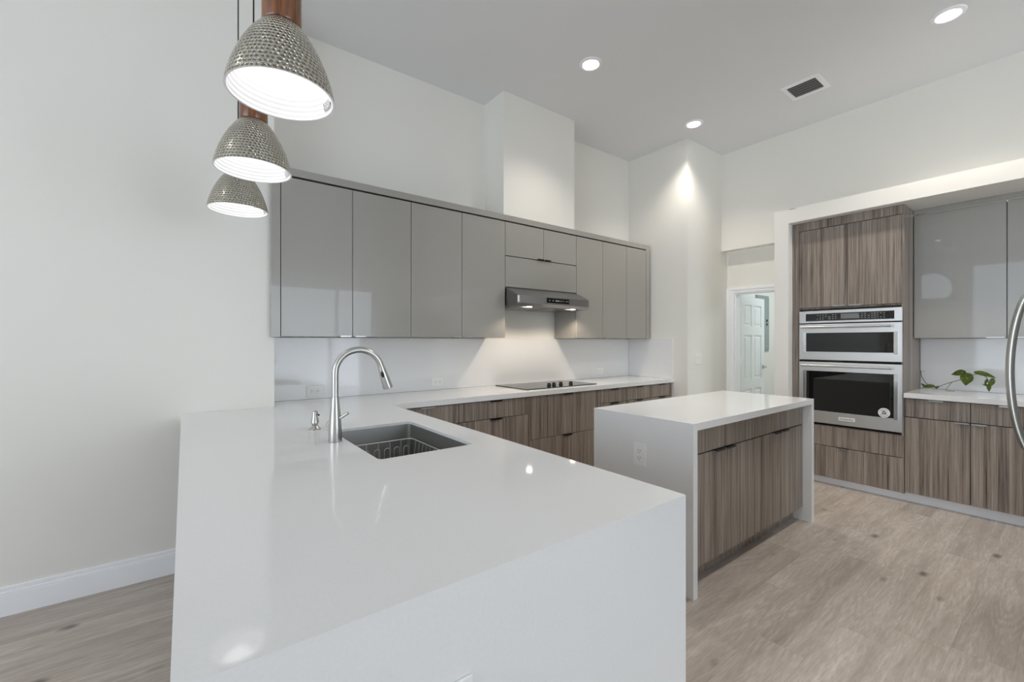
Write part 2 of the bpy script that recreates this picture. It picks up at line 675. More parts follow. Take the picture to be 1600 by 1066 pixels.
def six_panel(width, top):
    """slab along +x from the hinge, face on -y side; recessed panels"""
    b = MB()
    st, t = .105, .035
    zs = [(.19, .74), (.86, 1.42), (1.53, 1.80)]
    b.box(0, 0, .01, st, t, top).box(width - st, 0, .01, width, t, top)
    edges = [.01] + [v for z in zs for v in z] + [top]
    for i in range(0, len(edges), 2):
        b.box(st, 0, edges[i], width - st, t, edges[i + 1])
    for z0, z1 in zs:
        b.box(width / 2 - .045, 0, z0, width / 2 + .045, t, z1)
        for x0, x1 in ((st, width / 2 - .045), (width / 2 + .045, width - st)):
            b.box(x0, .012, z0, x1, t - .012, z1)
            b.box(x0 + .03, .004, z0 + .03, x1 - .03, t - .004, z1 - .03, .008, 1)
    return b


def shift(b, v, rz=0.0):
    bmesh.ops.rotate(b.bm, verts=b.bm.verts, cent=(0, 0, 0), matrix=Matrix.Rotation(rz, 3, 'Z'))
    bmesh.ops.translate(b.bm, verts=b.bm.verts, vec=Vector(v))
    return b


DA = math.radians(3.5)
shift(six_panel(.755, 1.905), (DH[0] + .012, DH[1], 0), DA).build('door_panel', 'door', door)
hd = MB().lathe([(0, 0), (.026, 0), (.026, -.008), (.012, -.012), (.012, -.045), (0, -.045)], (.70, 0, 1.0), 'y', 20)
hd.tube([(.70, -.04, 1.0), (.66, -.045, 1.0), (.59, -.045, .998)], .009, 8)
shift(hd, (DH[0] + .012, DH[1], 0), DA).build('door_handle', 'nickel', door)
for z in (.25, 1.05, 1.72):
    MB().box(5.444, 2.556, z, 5.464, 2.5655, z + .09).build('hinge', 'trim', door)
# breaker panel on the utility room wall
bp = thing('breaker_panel', 'grey metal breaker panel on the wall behind the open white door', 'electrical panel', (6.58, 2.80, 1.195))
MB().box(6.38, 2.785, 1.195, 6.775, 2.80, 1.995, .003).build('frame', 'panel_grey', bp)
MB().box(6.41, 2.777, 1.225, 6.765, 2.785, 1.965, .002).build('cover', 'panel_grey', bp)
for z in (1.64, 1.585):
    MB().lathe([(0, -.006), (.018, -.006), (.018, 0)], (6.69, 2.777, z), 'y', 16).build('latch', 'black', bp)
ul = bpy.data.lights.new('utility_daylight_fill', 'AREA')  # unseen area light added in place of the utility room's daylight
ul.size = .6
ul.energy = UTIL_W
ul.color = (.82, .95, 1.0)
uo = bpy.data.objects.new('utility_daylight_fill', ul)
COL.objects.link(uo)
uo.location = (6.6, 1.75, 2.48)


# ------------------------------------------------------------------ ceiling fittings
def recessed(x, y, label, power=1.0):
    t = thing('recessed_light', label, 'ceiling light', (x, y, CZ), 'recessed ceiling lights')
    MB().lathe([(.062, .0), (.062, -.004), (.068, -.010), (.090, -.006), (.094, 0.0)], (x, y, CZ), 'z', 40).build('trim_ring', 'trim', t, True)
    MB().lathe([(0, -.003), (.0615, -.003)], (x, y, CZ), 'z', 40).build('lens', 'lamp_lens', t)
    l = bpy.data.lights.new('downlight', 'SPOT')
    l.energy = POT_W * power
    l.spot_size = math.radians(118)
    l.spot_blend = .75
    l.shadow_soft_size = .06
    l.color = (1.0, .93, .84)
    o = bpy.data.objects.new('downlight', l)
    COL.objects.link(o)
    o.parent = t
    o.location = (0, 0, -.03)
    return t


recessed(2.637, 2.431, 'round recessed ceiling light above the peninsula, left of the air vent', .8)
recessed(4.214, 2.456, 'round recessed ceiling light close to the white corner column')
recessed(4.208, 0.578, 'round recessed ceiling light near the top right, beyond the air vent', 1.35)
recessed(2.637, 0.578, 'recessed ceiling light above the front of the island', 1.35)
for x, w in ((-1.43, 'nearest the pendants'), (-3.19, 'midway across the family room'), (-4.81, 'nearest the arched window')):
    recessed(x, 2.0, 'recessed ceiling light %s, mirrored in the right grey wall cabinet' % w, .3)

v = thing('air_vent', 'rectangular ceiling air vent with dark louvres', 'vent', (4.4, 1.51, CZ))
f = MB()
for a in ((4.245, 1.36, 4.29, 1.655), (4.505, 1.36, 4.55, 1.655), (4.29, 1.36, 4.505, 1.398), (4.29, 1.618, 4.505, 1.655)):
    f.box(a[0], a[1], CZ - .008, a[2], a[3], CZ - .0005, .002)
f.build('frame', 'trim', v)
MB().box(4.29, 1.398, CZ - .002, 4.505, 1.618, CZ - .0005).build('backing', 'dark', v)
for k in range(5):
    x = 4.315 + k * .041
    MB().box(x - .0085, 1.40, CZ - .010, x + .0085, 1.616, CZ - .0085, rot=Matrix.Rotation(math.radians(30), 3, 'Y')).build('louvre', 'vent_slat', v)


# ------------------------------------------------------------------ pendants
def dome(R, Hh, n):
    return [(R * (1 - (.9 * (1 - i / n)) ** 1.35) ** .55 if i < n else R, Hh * (1 - i / n)) for i in range(n + 1)]


PR, PH = .129, .185
PZ = 1.985


def make_pendant(x, y, label):
    t = thing('pendant_lamp', label, 'pendant lamp', (x, y, PZ), 'hammered dome pendants over the peninsula')
    pr = dome(PR, PH, 40)
    sh = MB().lathe([(.0, PH)] + pr, (x, y, PZ), 'z', 96).build('shade', 'hammered', t, True, 60)
    inn = []
    pin = dome(PR - .003, PH - .006, 160)
    for i, (r, z) in enumerate(pin):
        inn.append((r - .0011 * (1 + math.cos(i / 160 * 2 * PI * 14)), z + .0006))
    MB().lathe([(PR, 0), (PR - .003, 0)] + inn[::-1] + [(0, PH - .008)], (x, y, PZ), 'z', 72).build('lining', 'shade_white', t, True, 60)
    MB().lathe([(0, PH), (.045, PH - .001), (.047, PH + .004), (.047, PH + .165), (.043, PH + .17), (0, PH + .17)], (x, y, PZ), 'z', 40).build('neck', 'pendant_wood', t, True)
    MB().lathe([(0, PH + .17), (.012, PH + .17), (.010, PH + .193), (.004, PH + .198), (0, PH + .198)], (x, y, PZ), 'z', 16).build('cord_grip', 'cord', t, True)
    MB().tube([(x, y, PZ + PH + .193), (x, y, CZ - .02)], .0028, 8).build('cord', 'cord', t)
    MB().lathe([(0, CZ - PZ), (.062, CZ - PZ), (.060, CZ - PZ - .022), (0, CZ - PZ - .025)], (x, y, PZ), 'z', 32).build('canopy', 'nickel', t, True)
    MB().lathe([(0, .105), (.02, .107), (.030, .125), (.028, .145), (.014, .17), (.013, .198), (0, .198)], (x, y, PZ), 'z', 24).build('bulb', 'bulb', t, True)
    # paper sticker low on the inside of the lining
    st = MB()
    a0 = math.radians(-2)
    g = []
    for i in range(7):
        a = a0 + math.radians(3.3) * i
        row = []
        for z in (.012, .022, .032):
            k = z / PH
            r = [q for q in pin if q[1] <= z][0][0] - .0042
            row.append(st.bm.verts.new((x + r * math.cos(a), y + r * math.sin(a), PZ + z)))
        g.append(row)
    for i in range(6):
        for j in range(2):
            st.bm.faces.new([g[i][j], g[i + 1][j], g[i + 1][j + 1], g[i][j + 1]])
    st.build('sticker', 'sticker', t)
    l = bpy.data.lights.new('pendant_glow', 'POINT')
    l.energy = PENDANT_W
    l.color = (1.0, .97, .93)
    l.shadow_soft_size = .06
    o = bpy.data.objects.new('pendant_glow', l)
    COL.objects.link(o)
    o.parent = t
    o.location = (0, 0, .075)
    return t


def sticker_mat():
    m = principled('printed sticker', srgb(225, 225, 225), 0.5)
    t = NT(m)
    n = t.noise(t.pos(), 420, 1)
    t.l(t.ramp(n, [(0.44, srgb(125, 125, 125)), (0.54, srgb(220, 220, 220))]), t.b.inputs['Base Color'])
    return m


M['sticker'] = sticker_mat()
p1 = make_pendant(.2055, 1.278, 'hammered metal dome pendant with wooden neck, nearest and largest of the three')
dup(p1, (.2095, 1.898, PZ), 'hammered metal dome pendant with wooden neck, the middle one of the three')
dup(p1, (.2125, 2.520, PZ), 'hammered metal dome pendant lowest in view, farthest of the three')


# ------------------------------------------------------------------ cabinet helpers
def front(name, parent, ax, at, a0, a1, z0, z1, mat, t=.019, gap=.0022, label=None):
    """one door or drawer front; ax 'y' faces -y, 'x' faces -x, 'X' faces +x"""
    b = MB()
    if ax == 'y':
        b.box(a0 + gap, at, z0 + gap, a1 - gap, at + t, z1 - gap, .0012, 1)
    elif ax == 'x':
        b.box(at, a0 + gap, z0 + gap, at + t, a1 - gap, z1 - gap, .0012, 1)
    else:
        b.box(at - t, a0 + gap, z0 + gap, at, a1 - gap, z1 - gap, .0012, 1)
    o = b.build(name, mat, parent)
    return o


def tab(door, ax, at, c, z, w=.10, under=False, mat='aluminium'):
    """edge pull: thin plate over the top (or bottom) edge with a short lip"""
    b = MB()
    s = -1 if under else 1
    a0, a1 = c - w / 2, c + w / 2
    if ax == 'y':
        b.box(a0, at - .014, z - .0012, a1, at + .018, z + .0012)
        b.box(a0, at - .0155, z - s * .009 if s > 0 else z - .0012, a1, at - .013, z + .0012 if s > 0 else z + .009)
    elif ax == 'x':
        b.box(at - .014, a0, z - .0012, at + .018, a1, z + .0012)
        b.box(at - .0155, a0, z - s * .009 if s > 0 else z - .0012, at - .013, a1, z + .0012 if s > 0 else z + .009)
    return b.build('handle', mat, door)


def solid(name, parent, mat, *boxes, bev=0.0):
    b = MB()
    for q in boxes:
        b.box(*q, bev)
    return b.build(name, mat, parent)


# ------------------------------------------------------------------ grey wall cabinets on the back wall
UY = 3.14
UB, UT = 1.371, 2.4155
G1 = 'grey gloss wall cabinets on the back wall'
K = 3.14 / 3.06     # seams below were read at 3.06 and are scaled to the door plane


def wall_unit(x0, x1, doors, label, z0=UB, tabs=()):
    x0, x1 = x0 * K, x1 * K
    t = thing('wall_cabinet', label, 'cabinet', ((x0 + x1) / 2, YB, z0), G1)
    solid('carcass', t, 'grey', (x0 + .001, UY + .022, z0 + .001, x1 - .001, YB - .0015, UT + .004))
    ds = []
    for d in doors:
        ds.append(front('door', t, 'y', UY, d[0] * K, d[1] * K, d[2], d[3], 'grey'))
    for i, c in tabs:
        tab(ds[i], 'y', UY, c * K, doors[i][2] + .001, .075, True)
    return t


wall_unit(.4855, 1.361, [(.4855, .9305, UB, UT), (.9305, 1.361, UB, UT)], 'tall two-door grey gloss wall cabinet at the far left end of the row', tabs=((0, .88), (1, .98)))
wall_unit(1.361, 2.236, [(1.361, 1.802, UB, UT), (1.802, 2.236, UB, UT)], 'tall two-door grey gloss wall cabinet just left of the range hood', tabs=((0, 1.75), (1, 1.855)))
hu = wall_unit(2.236, 3.112, [(2.236, 2.680, 2.112, UT), (2.680, 3.112, 2.112, UT), (2.236, 3.112, 1.831, 2.108)], 'short grey gloss wall cabinet directly above the range hood', 1.829, tabs=())
for i, ch in enumerate([c for c in hu.children if c.name.startswith('door')][:2]):
    tab(ch, 'y', UY, (2.635, 2.725)[i] * K, 2.114, .075, True, 'black')
wall_unit(3.112, 3.893, [(3.112, 3.503, UB, UT), (3.503, 3.893, UB, UT)], 'tall two-door grey gloss wall cabinet just right of the range hood', tabs=((0, 3.45), (1, 3.56)))
wall_unit(3.893, 4.240, [(3.893, 4.240, UB, UT)], 'narrow one-door grey gloss wall cabinet at the right end of the row', tabs=())
t = thing('cabinet_surround', 'grey frame of end panels and top fascia around the back wall cabinets', 'cabinet trim', (2.4, YB, UB))
solid('end_panel', t, 'grey', (.4425, UY - .001, UB - .002, .4955, YL - .0015, 2.476))
solid('end_panel', t, 'grey', (4.3525, UY - .001, UB - .002, 4.421, UY + .02, 2.476), (4.400, UY + .02, UB - .002, 4.421, YB - .0015, 2.476))
solid('top_fascia', t, 'grey', (.4955, UY - .001, 2.426, 4.3525, UY + .019, 2.476), (.4955, UY + .020, 2.460, 2.288, YB - .0015, 2.476), (3.188, UY + .020, 2.460, 4.400, YB - .0015, 2.476))

# ------------------------------------------------------------------ range hood
h = thing('range_hood', 'stainless steel under-cabinet range hood above the cooktop', 'range hood', (2.744, YB, 1.647))
HY = 2.965
x0, x1 = 2.300, 3.188
prof = [(YB - .0015, 1.652), (HY + .03, 1.652), (HY, 1.678), (HY, 1.745), (UY - .004, 1.825), (YB - .0015, 1.825)]
MB().prism([(x0, y, z) for y, z in prof], (x1 - x0, 0, 0)).build('body', 'hood_steel', h)
MB().box(2.36, HY + .09, 1.647, 3.13, 3.40, 1.653).build('grease_filter', 'hood_steel', h)
solid('filter_gap', h, 'dark', (2.735, HY + .10, 1.6455, 2.745, 3.39, 1.648))
cp = MB().box(2.635, HY - .003, 1.692, 2.918, HY + .004, 1.737).build('control_panel', 'black_glass', h)
for k, (dx, w) in enumerate(((.03, .008), (.07, .010), (.105, .05), (.172, .008), (.2, .008), (.24, .008), (.262, .008))):
    MB().box(2.635 + dx, HY - .004, 1.711, 2.635 + dx + w, HY - .0028, 1.718).build('icon', 'icon', cp)
MB().box(2.301, HY - .002, 1.680, 2.322, HY + .004, 1.743, .002).build('corner_cap', 'chrome', h)
for x in (2.475, 3.02):
    ln = MB().lathe([(0, 1.6465), (.024, 1.6465), (.026, 1.652)], (x, HY + .055, 0), 'z', 24).build('lamp_lens', 'hood_lens', h)
    l = bpy.data.lights.new('hood_lamp', 'SPOT')
    l.energy = HOOD_W
    l.spot_size = math.radians(150)
    l.spot_blend = .4
    l.color = (1.0, .84, .66)
    l.shadow_soft_size = .025
    o = bpy.data.objects.new('hood_lamp', l)
    COL.objects.link(o)
    o.parent = h
    o.location = Vector((x, HY + .055, 1.637)) - Vector(h.location)

# ------------------------------------------------------------------ backsplashes
def splash(name, label, *bx):
    b = MB()
    b.box(*bx, .001, 1)
    return tag(b.build(name, 'quartz'), label, 'backsplash')


splash('backsplash', 'white quartz backsplash along the back wall behind the cooktop', .4705, 3.45, CT + .001, 4.434, YB - .0015, 1.368)
MBs = splash('backsplash', 'short white quartz side splash against the corner column', 4.435, 2.845, CT + .001, 4.4535, 3.449, 1.374)
splash('backsplash', 'white quartz backsplash behind the vine cutting on the right', 5.36, -.70, CT + .001, 5.3785, .917, 1.365)

# ------------------------------------------------------------------ countertop: peninsula and back run in one slab
PX0, PX1, PY0 = -.014, 1.112, .672
CF = 2.839
SK = (.560, 1.535, .962, 2.180)
ct = thing('countertop', 'long white quartz countertop with waterfall end, peninsula and back run', 'countertop', (.55, 1.8, 0))
outer = [(PX0, PY0, CB), (PX1, PY0, CB), (PX1, CF, CB), (4.4535, CF, CB), (4.4535, YB - .0015, CB), (.4700, YB - .0015, CB), (.4700, YL - .002, CB), (PX0, YL - .002, CB)]
hole = rbox_loop(SK[0], SK[1], SK[2], SK[3], CB, .02)
top = MB().plate(outer, [hole], (0, 0, CT - CB)).build('slab', 'quartz', ct)
MB().box(PX0, PY0, 0, PX1, PY0 + .04, CB).build('waterfall_panel', 'quartz', ct)

# sink
sk = thing('sink', 'undermount stainless steel sink set in the peninsula', 'sink', ((SK[0] + SK[2]) / 2, (SK[1] + SK[3]) / 2, .66))
g = .006
b = MB()
ia, ib = rbox_loop(SK[0] + .003, SK[1] + .003, SK[2] - .003, SK[3] - .003, CT - .013, .018), rbox_loop(SK[0] + .003, SK[1] + .003, SK[2] - .003, SK[3] - .003, .69, .018)
fa = rbox_loop(SK[0] + .0008, SK[1] + .0008, SK[2] - .0008, SK[3] - .0008, CT - .0128, .0195)
vv = []
for lp in (fa, ia, ib):
    vv.append([b.bm.verts.new(p) for p in lp])
n = len(ia)
for i in range(n):
    for q in range(2):
        b.bm.faces.new([vv[q][i], vv[q][(i + 1) % n], vv[q + 1][(i + 1) % n], vv[q + 1][i]])
b.bm.faces.new(vv[2])
b.build('basin', 'sink_steel', sk)
MB().lathe([(0, .006), (.02, .004), (.043, .003), (.045, 0)], (.76, 1.75, .6905), 'z', 24).build('drain', 'chrome', sk, True)

# wire rack in the sink
wr = thing('sink_rack', 'chrome wire rack standing inside the sink', 'wire rack', (.8, 1.96, .6905))
ra, rb_, rc, rd = .652, 1.80, .946, 2.125
r = MB()
rim = rbox_loop(ra, rb_, rc, rd, .835, .02, 4)
r.tube(rim + [rim[0]], .0032, 8, False)
r.build('rim', 'rack_wire', wr, True)
r = MB()
low = rbox_loop(ra + .02, rb_ + .02, rc - .02, rd - .02, .708, .02, 4)
r.tube(low + [low[0]], .0028, 8, False)
for k in range(1, 7):
    y = rb_ + .02 + (rd - rb_ - .04) * k / 7
    r.tube([(ra + .001, y, .834), (ra + .02, y, .708), (rc - .02, y, .708), (rc - .001, y, .834)], .0018, 6)
for k in range(1, 5):
    x = ra + (rc - ra) * k / 5
    r.tube([(x, rb_ + .001, .834), (x, rb_ + .02, .708), (x, rd - .02, .708), (x, rd - .001, .834)], .0018, 6)
r.build('basket', 'rack_wire', wr, True)
for k in range(5):
    x = ra + .045 + k * .05
    y = rd - .05
    pts = [(x - .014, y, .71)]
    for q in range(9):
        a = PI - PI * q / 8
        pts.append((x + .014 * math.cos(a), y, .80 + .014 * math.sin(a)))
    pts.append((x + .014, y, .71))
    MB().tube(pts, .002, 6).build('plate_loop', 'rack_wire', wr, True)
for x, y in ((ra + .03, rb_ + .03), (rc - .03, rb_ + .03), (ra + .03, rd - .03), (rc - .03, rd - .03)):
    MB().lathe([(0, .6905), (.006, .6905), (.006, .704), (0, .706)], (x, y, 0), 'z', 10).build('foot', 'black', wr)

# faucet
FX, FY = .512, 1.925
fc = thing('faucet', 'tall brushed nickel gooseneck pull-down faucet beside the sink', 'faucet', (FX, FY, CT))
MB().lathe([(0, 0), (.027, 0), (.0275, .004), (.0265, .05), (.0235, .10), (.0185, .155), (.0165, .185), (.0162, .187), (0, .187)], (FX, FY, CT), 'z', 32).build('body', 'nickel', fc, True)
pts = [(FX, FY, CT + .187), (FX, FY, CT + .235), (FX, FY, CT + .292)]
R = .0975
cx = FX + R
dirv = Vector((1, -.10, 0)).normalized()
for k in range(1, 19):
    a = PI - (PI * .925) * k / 18
    u = R + R * math.cos(a)
    pts.append((FX + dirv.x * u, FY + dirv.y * u, CT + .292 + R * math.sin(a)))
MB().tube(pts, .0138, 20).build('neck', 'nickel', fc, True)
e = Vector(pts[-1])
d = (Vector(pts[-1]) - Vector(pts[-2])).normalized()
ax = Vector((0, 0, 1)).rotation_difference(d).to_matrix()
hd = MB().lathe([(0, 0), (.0148, 0), (.0152, .01), (.0225, .098), (.0215, .104), (.018, .105), (0, .105)], e, ax, 28).build('spray_head', 'nickel', fc, True)
side = Vector((-.60, -.78, 0))
side = (side - d * side.dot(d)).normalized()
sw = side.cross(d)
pb = MB()
pb.lathe([(0, .0045), (.0062, .0035), (.0078, -.004)], (0, 0, 0), 'z', 20)
rm = Matrix((sw, d, side)).transposed()
for v_ in pb.bm.verts:
    v_.co = e + d * .036 + side * .0168 + rm @ Vector((v_.co.x, v_.co.y * 2.1, v_.co.z))
pb.build('spray_button', 'black', hd, True)
hb = MB().lathe([(0, 0), (.0195, 0), (.021, .004), (.021, .026), (.016, .032), (0, .033)], (FX - .004, FY + .024, CT + .066), 'y', 24)
hb.build('valve_hub', 'chrome', fc, True)
MB().tube([(FX - .002, FY + .015, CT + .030), (FX - .006, FY + .085, CT + .038)], .005, 10).build('side_lever', 'nickel', fc, True)
MB().tube([(FX + .012, FY - .012, CT + .098), (FX + .044, FY - .034, CT + .122)], .006, 12).build('lever', 'nickel', fc, True)

sd = thing('soap_dispenser', 'small chrome soap dispenser on the counter left of the faucet', 'soap dispenser', (.506, 2.255, CT))
MB().lathe([(0, 0), (.026, 0), (.0265, .004), (.020, .010), (.0125, .018), (.0135, .026), (.0185, .032), (.0165, .05), (.0125, .062), (.0125, .085), (.011, .088), (0, .088)], (.506, 2.255, CT), 'z', 28).build('body', 'nickel', sd, True)
MB().lathe([(0, .012), (.004, .012), (.0045, 0)], (.517, 2.238, CT + .072), Matrix.Rotation(math.radians(90), 3, 'X'), 12).build('nozzle', 'black', sd)

# cooktop
ck = thing('cooktop', 'black glass electric cooktop set in the back counter under the hood', 'cooktop', (2.83, 3.18, CT))
MB().box(2.385, 2.938, CT + .0005, 3.275, 3.425, CT + .008, .002, 1).build('glass', 'cooktop_glass', ck)
ring = MB()
for x, y, rr in ((2.56, 3.05, .085), (2.56, 3.30, .11), (3.10, 3.30, .085), (2.83, 3.27, .12), (3.16, 3.10, .07)):
    ring.lathe([(rr, .0083), (rr + .002, .0083)], (x, y, CT), 'z', 40)
ring.build('burner_marking', 'plate_grey', ck)
for x, y in ((2.735, 3.045), (2.815, 3.065), (2.905, 3.065), (3.03, 3.055)):
    k = MB().lathe([(0, .008), (.021, .008), (.021, .014), (.017, .020), (.0165, .034), (.015, .037), (0, .037)], (x, y, CT), 'z', 24)
    kb = k.build('knob', 'black', ck, True)
    MB().box(x - .0022, y - .0165, CT + .0365, x + .0022, y + .005, CT + .0385).build('pointer', 'icon', kb)

# ------------------------------------------------------------------ base cabinets of the back run
BY = 2.862
G2 = 'striped wood base cabinets under the back counter'


def base_unit(x0, x1, rows, label, hm='aluminium', ends=()):
    t = thing('base_cabinet', label, 'cabinet', ((x0 + x1) / 2, 3.2, 0), G2)
    solid('carcass', t, 'carcass', (x0 + .001, BY + .021, .10, x1 - .001, YB - .001, CB - .0005))
    solid('toe_kick', t, 'carcass', (x0 + .001, BY + .06, .0, x1 - .001, BY + .075, .10))
    for kind, z0, z1 in rows:
        d = front(kind, t, 'y', BY, x0, x1, z0, z1, 'wood')
        tab(d, 'y', BY, (x0 + x1) / 2, z1 - .002, min(.11, (x1 - x0) * .4), False, hm)
    return t


base_unit(1.14, 1.656, [('drawer', .722, .868), ('door', .10, .722)], 'striped wood corner base cabinet beside the peninsula')
base_unit(1.656, 2.336, [('drawer', .722, .868), ('drawer', .41, .722), ('drawer', .10, .41)], 'striped wood drawer base cabinet left of the cooktop', 'black')
base_unit(2.336, 3.25, [('drawer', .496, .868), ('drawer', .10, .496)], 'wide two-drawer striped wood base cabinet under the cooktop', 'black')
base_unit(3.25, 3.64, [('drawer', .728, .868), ('door', .10, .728)], 'narrow striped wood base cabinet just right of the cooktop', 'black')
base_unit(3.64, 4.05, [('drawer', .728, .868), ('door', .10, .728)], 'narrow striped wood base cabinet, second from the corner column', 'black')
base_unit(4.05, 4.440, [('drawer', .728, .868), ('door', .10, .728)], 'narrow striped wood base cabinet against the corner column', 'black')

# peninsula base: open carcass with fronts toward the kitchen
t = thing('base_cabinet', 'striped wood base cabinet carrying the peninsula and sink', 'cabinet', (.7, 1.8, 0))
solid('carcass', t, 'carcass', (.30, .714, .10, .32, 2.84, CB - .002), (.32, .714, .10, 1.06, .734, CB - .002), (.32, .734, .10, 1.06, 2.83, .12), (.32, 2.83, .10, 1.06, 2.85, CB - .002))
solid('toe_kick', t, 'carcass', (.33, .74, 0, 1.02, 2.80, .099))
for a0, a1 in ((.716, 1.25), (1.25, 1.86), (1.86, 2.47), (2.47, 2.83)):
    dr = front('door', t, 'X', 1.085, a0, a1, .10, .868, 'wood')
    MB().box(1.085, (a0 + a1) / 2 - .05, .862, 1.099, (a0 + a1) / 2 + .05, .8655).build('handle', 'aluminium', dr)

# ------------------------------------------------------------------ island
IX0, IX1, IY0, IY1 = 2.096, 3.735, 1.224, 1.905
it = thing('island_countertop', 'white quartz waterfall countertop wrapping the kitchen island', 'countertop', (2.9, 1.57, 0))
solid('slab', it, 'quartz', (IX0, IY0, CB, IX1, IY1, CT), bev=.0012)
solid('waterfall_panel', it, 'quartz', (IX0, IY0, 0, IX0 + .04, IY1, CB + .001))
solid('waterfall_panel', it, 'quartz', (IX1 - .04, IY0, 0, IX1, IY1, CB + .001))
ic = thing('island_cabinet', 'striped wood island cabinet between two white waterfall panels', 'cabinet', (2.9, 1.57, 0))
IY = 1.283
a0, a1 = IX0 + .041, IX1 - .041
solid('carcass', ic, 'carcass', (a0, IY + .021, .10, a1, IY1 - .03, CB - .0005))
solid('back_panel', ic, 'wood', (a0, IY1 - .03, .10, a1, IY1 - .012, CB - .0005))
solid('toe_kick', ic, 'wood', (a0, IY + .065, 0, a1, IY + .08, .099))
front('drawer', ic, 'y', IY, a0, a1, .722, .868, 'wood')
q = (a1 - a0) / 4
for k in range(4):
    d = front('door', ic, 'y', IY, a0 + q * k, a0 + q * (k + 1), .10, .720, 'wood')
    c = a0 + q * (k + 1) - .062 if k % 2 == 0 else a0 + q * k + .062
    tab(d, 'y', IY, c, .7195, .10, False, 'black')


# ------------------------------------------------------------------ right hand built-ins
OX = 4.785
oc = thing('oven_cabinet', 'tall striped wood cabinet housing the built-in double oven', 'cabinet', (5.08, 1.33, 0))
oy0, oy1 = .919, 1.751
solid('carcass', oc, 'wood', (OX + .003, oy0, .07, 5.378, oy0 + .018, 2.485), (OX, 1.690, .07, 5.378, oy1, 2.485), (OX + .001, oy0 + .018, 2.408, 5.378, 1.690, 2.485), (OX + .021, oy0 + .018, .07, 5.378, 1.690, .555), (OX + .021, oy0 + .018, 1.645, 5.378, 1.690, 2.408))
solid('back', oc, 'carcass', (5.36, oy0 + .018, .555, 5.378, 1.690, 1.645))
solid('toe_kick', oc, 'trim', (4.855, oy0, 0, 4.868, oy1, .075))
mid = 1.307
for (p0, p1, c) in ((mid, 1.690, mid + .06), (oy0, mid, mid - .06)):
    d = front('door', oc, 'x', OX, p0, p1, 1.660, 2.405, 'wood')
    tab(d, 'x', OX, c, 1.663, .085, True)
for (z0, z1, hn) in ((.366, .553, 0), (.075, .364, 1)):
    d = front('drawer', oc, 'x', OX, oy0, 1.690, z0, z1, 'wood')
    if hn:
        tab(d, 'x', OX, 1.34, z1 - .001, .075)

# double oven
ov = thing('double_oven', 'built-in stainless microwave and oven stack with black glass windows', 'oven', (4.79, 1.305, .58))
VX = 4.768
ya, yb = .926, 1.686
solid('chassis', ov, 'dark', (VX + .019, ya + .0135, .572, 5.33, yb - .002, 1.640))
cp = MB().box(VX + .002, ya, 1.512, VX + .018, yb, 1.628, .003).build('control_panel', 'steel', ov)
MB().box(VX, .978, 1.532, VX + .003, 1.630, 1.602, .001, 1).build('touch_panel', 'black_glass', cp)
MB().box(VX - .001, 1.218, 1.546, VX + .001, 1.352, 1.592).build('display', 'display', cp)
ik = MB()
for y0, cols, rows in ((1.44, 5, 3), (1.385, 3, 3), (1.17, 3, 3), (1.10, 3, 3), (1.04, 4, 3)):
    for i in range(cols):
        for j in range(rows):
            if (i * 3 + j * 5 + int(y0 * 100)) % 7 == 0:
                continue
            ik.box(VX - .001, y0 + i * .022, 1.548 + j * .018, VX + .0005, y0 + i * .022 + .009, 1.551 + j * .018)
ik.build('button_marking', 'icon', cp)


def oven_door(z0, z1, w0, w1, hz):
    d = MB().box(VX, ya, z0, VX + .018, yb, z1, .003).build('oven_door', 'steel', ov)
    MB().box(VX - .002, .978, w0, VX + .003, 1.630, w1, .001, 1).build('window', 'black_glass', d)
    for y0, y1 in ((.955, .982), (1.626, 1.653)):
        MB().box(VX - .006, y0, w0 - .012, VX + .002, y1, w1 + .004, .002).build('window_bracket', 'chrome', d)
    hb = MB().tube([(VX - .05, .985, hz), (VX - .05, 1.655, hz)], .0095, 16)
    for y in (1.0, 1.64):
        hb.tube([(VX + .001, y, hz), (VX - .05, y, hz)], .008, 12)
    hb.build('handle', 'steel', d, True)
    return d


oven_door(1.166, 1.503, 1.243, 1.420, 1.474)
ld = oven_door(.578, 1.146, .690, 1.062, 1.114)
MB().box(VX + .006, 1.35, 1.147, VX + .012, 1.47, 1.165).build('latch_slot', 'black', ov)
st = MB().lathe([(0, VX - .0032), (.040, VX - .0032), (.041, VX - .002)], (0, 1.045, .730), 'x', 32).build('sticker', 'white_label', ld)
sg = MB()
for rr, a0_, a1_ in ((.030, 20, 150), (.030, 200, 330)):
    sg.tube([(VX - .0036, 1.045 + rr * math.cos(math.radians(a0_ + (a1_ - a0_) * k / 10)), .730 + rr * math.sin(math.radians(a0_ + (a1_ - a0_) * k / 10))) for k in range(11)], .0012, 5)
for pts in ([(-.014, -.012), (-.004, .012), (.006, -.004), (.012, .010)], [(-.016, .004), (0, -.012), (.016, -.008)], [(-.006, .016), (.010, .014)]):
    sg.tube([(VX - .0036, 1.045 + a, .730 + b_) for a, b_ in pts], .003, 5)
sg.build('sticker_print', 'ink', ld)
npl = MB().box(VX - .004, 1.247, .620, VX + .001, 1.368, .650, .002).build('nameplate', 'white_label', ld)
fcu = bpy.data.curves.new('lettering', 'FONT')
fcu.body = 'KitchenAid'
fcu.size = .021
fcu.align_x = 'CENTER'
fcu.align_y = 'CENTER'
fcu.extrude = .0004
tmp = bpy.data.objects.new('lettering_tmp', fcu)
COL.objects.link(tmp)
bpy.context.view_layer.update()
me = bpy.data.meshes.new_from_object(tmp)
bpy.data.objects.remove(tmp)
me.materials.clear()
me.materials.append(M['ink'])
lt = bpy.data.objects.new('lettering', me)
COL.objects.link(lt)
lt.parent = ld
lt.location = Vector((VX - .0045, 1.3075, .635)) - wloc(ld)
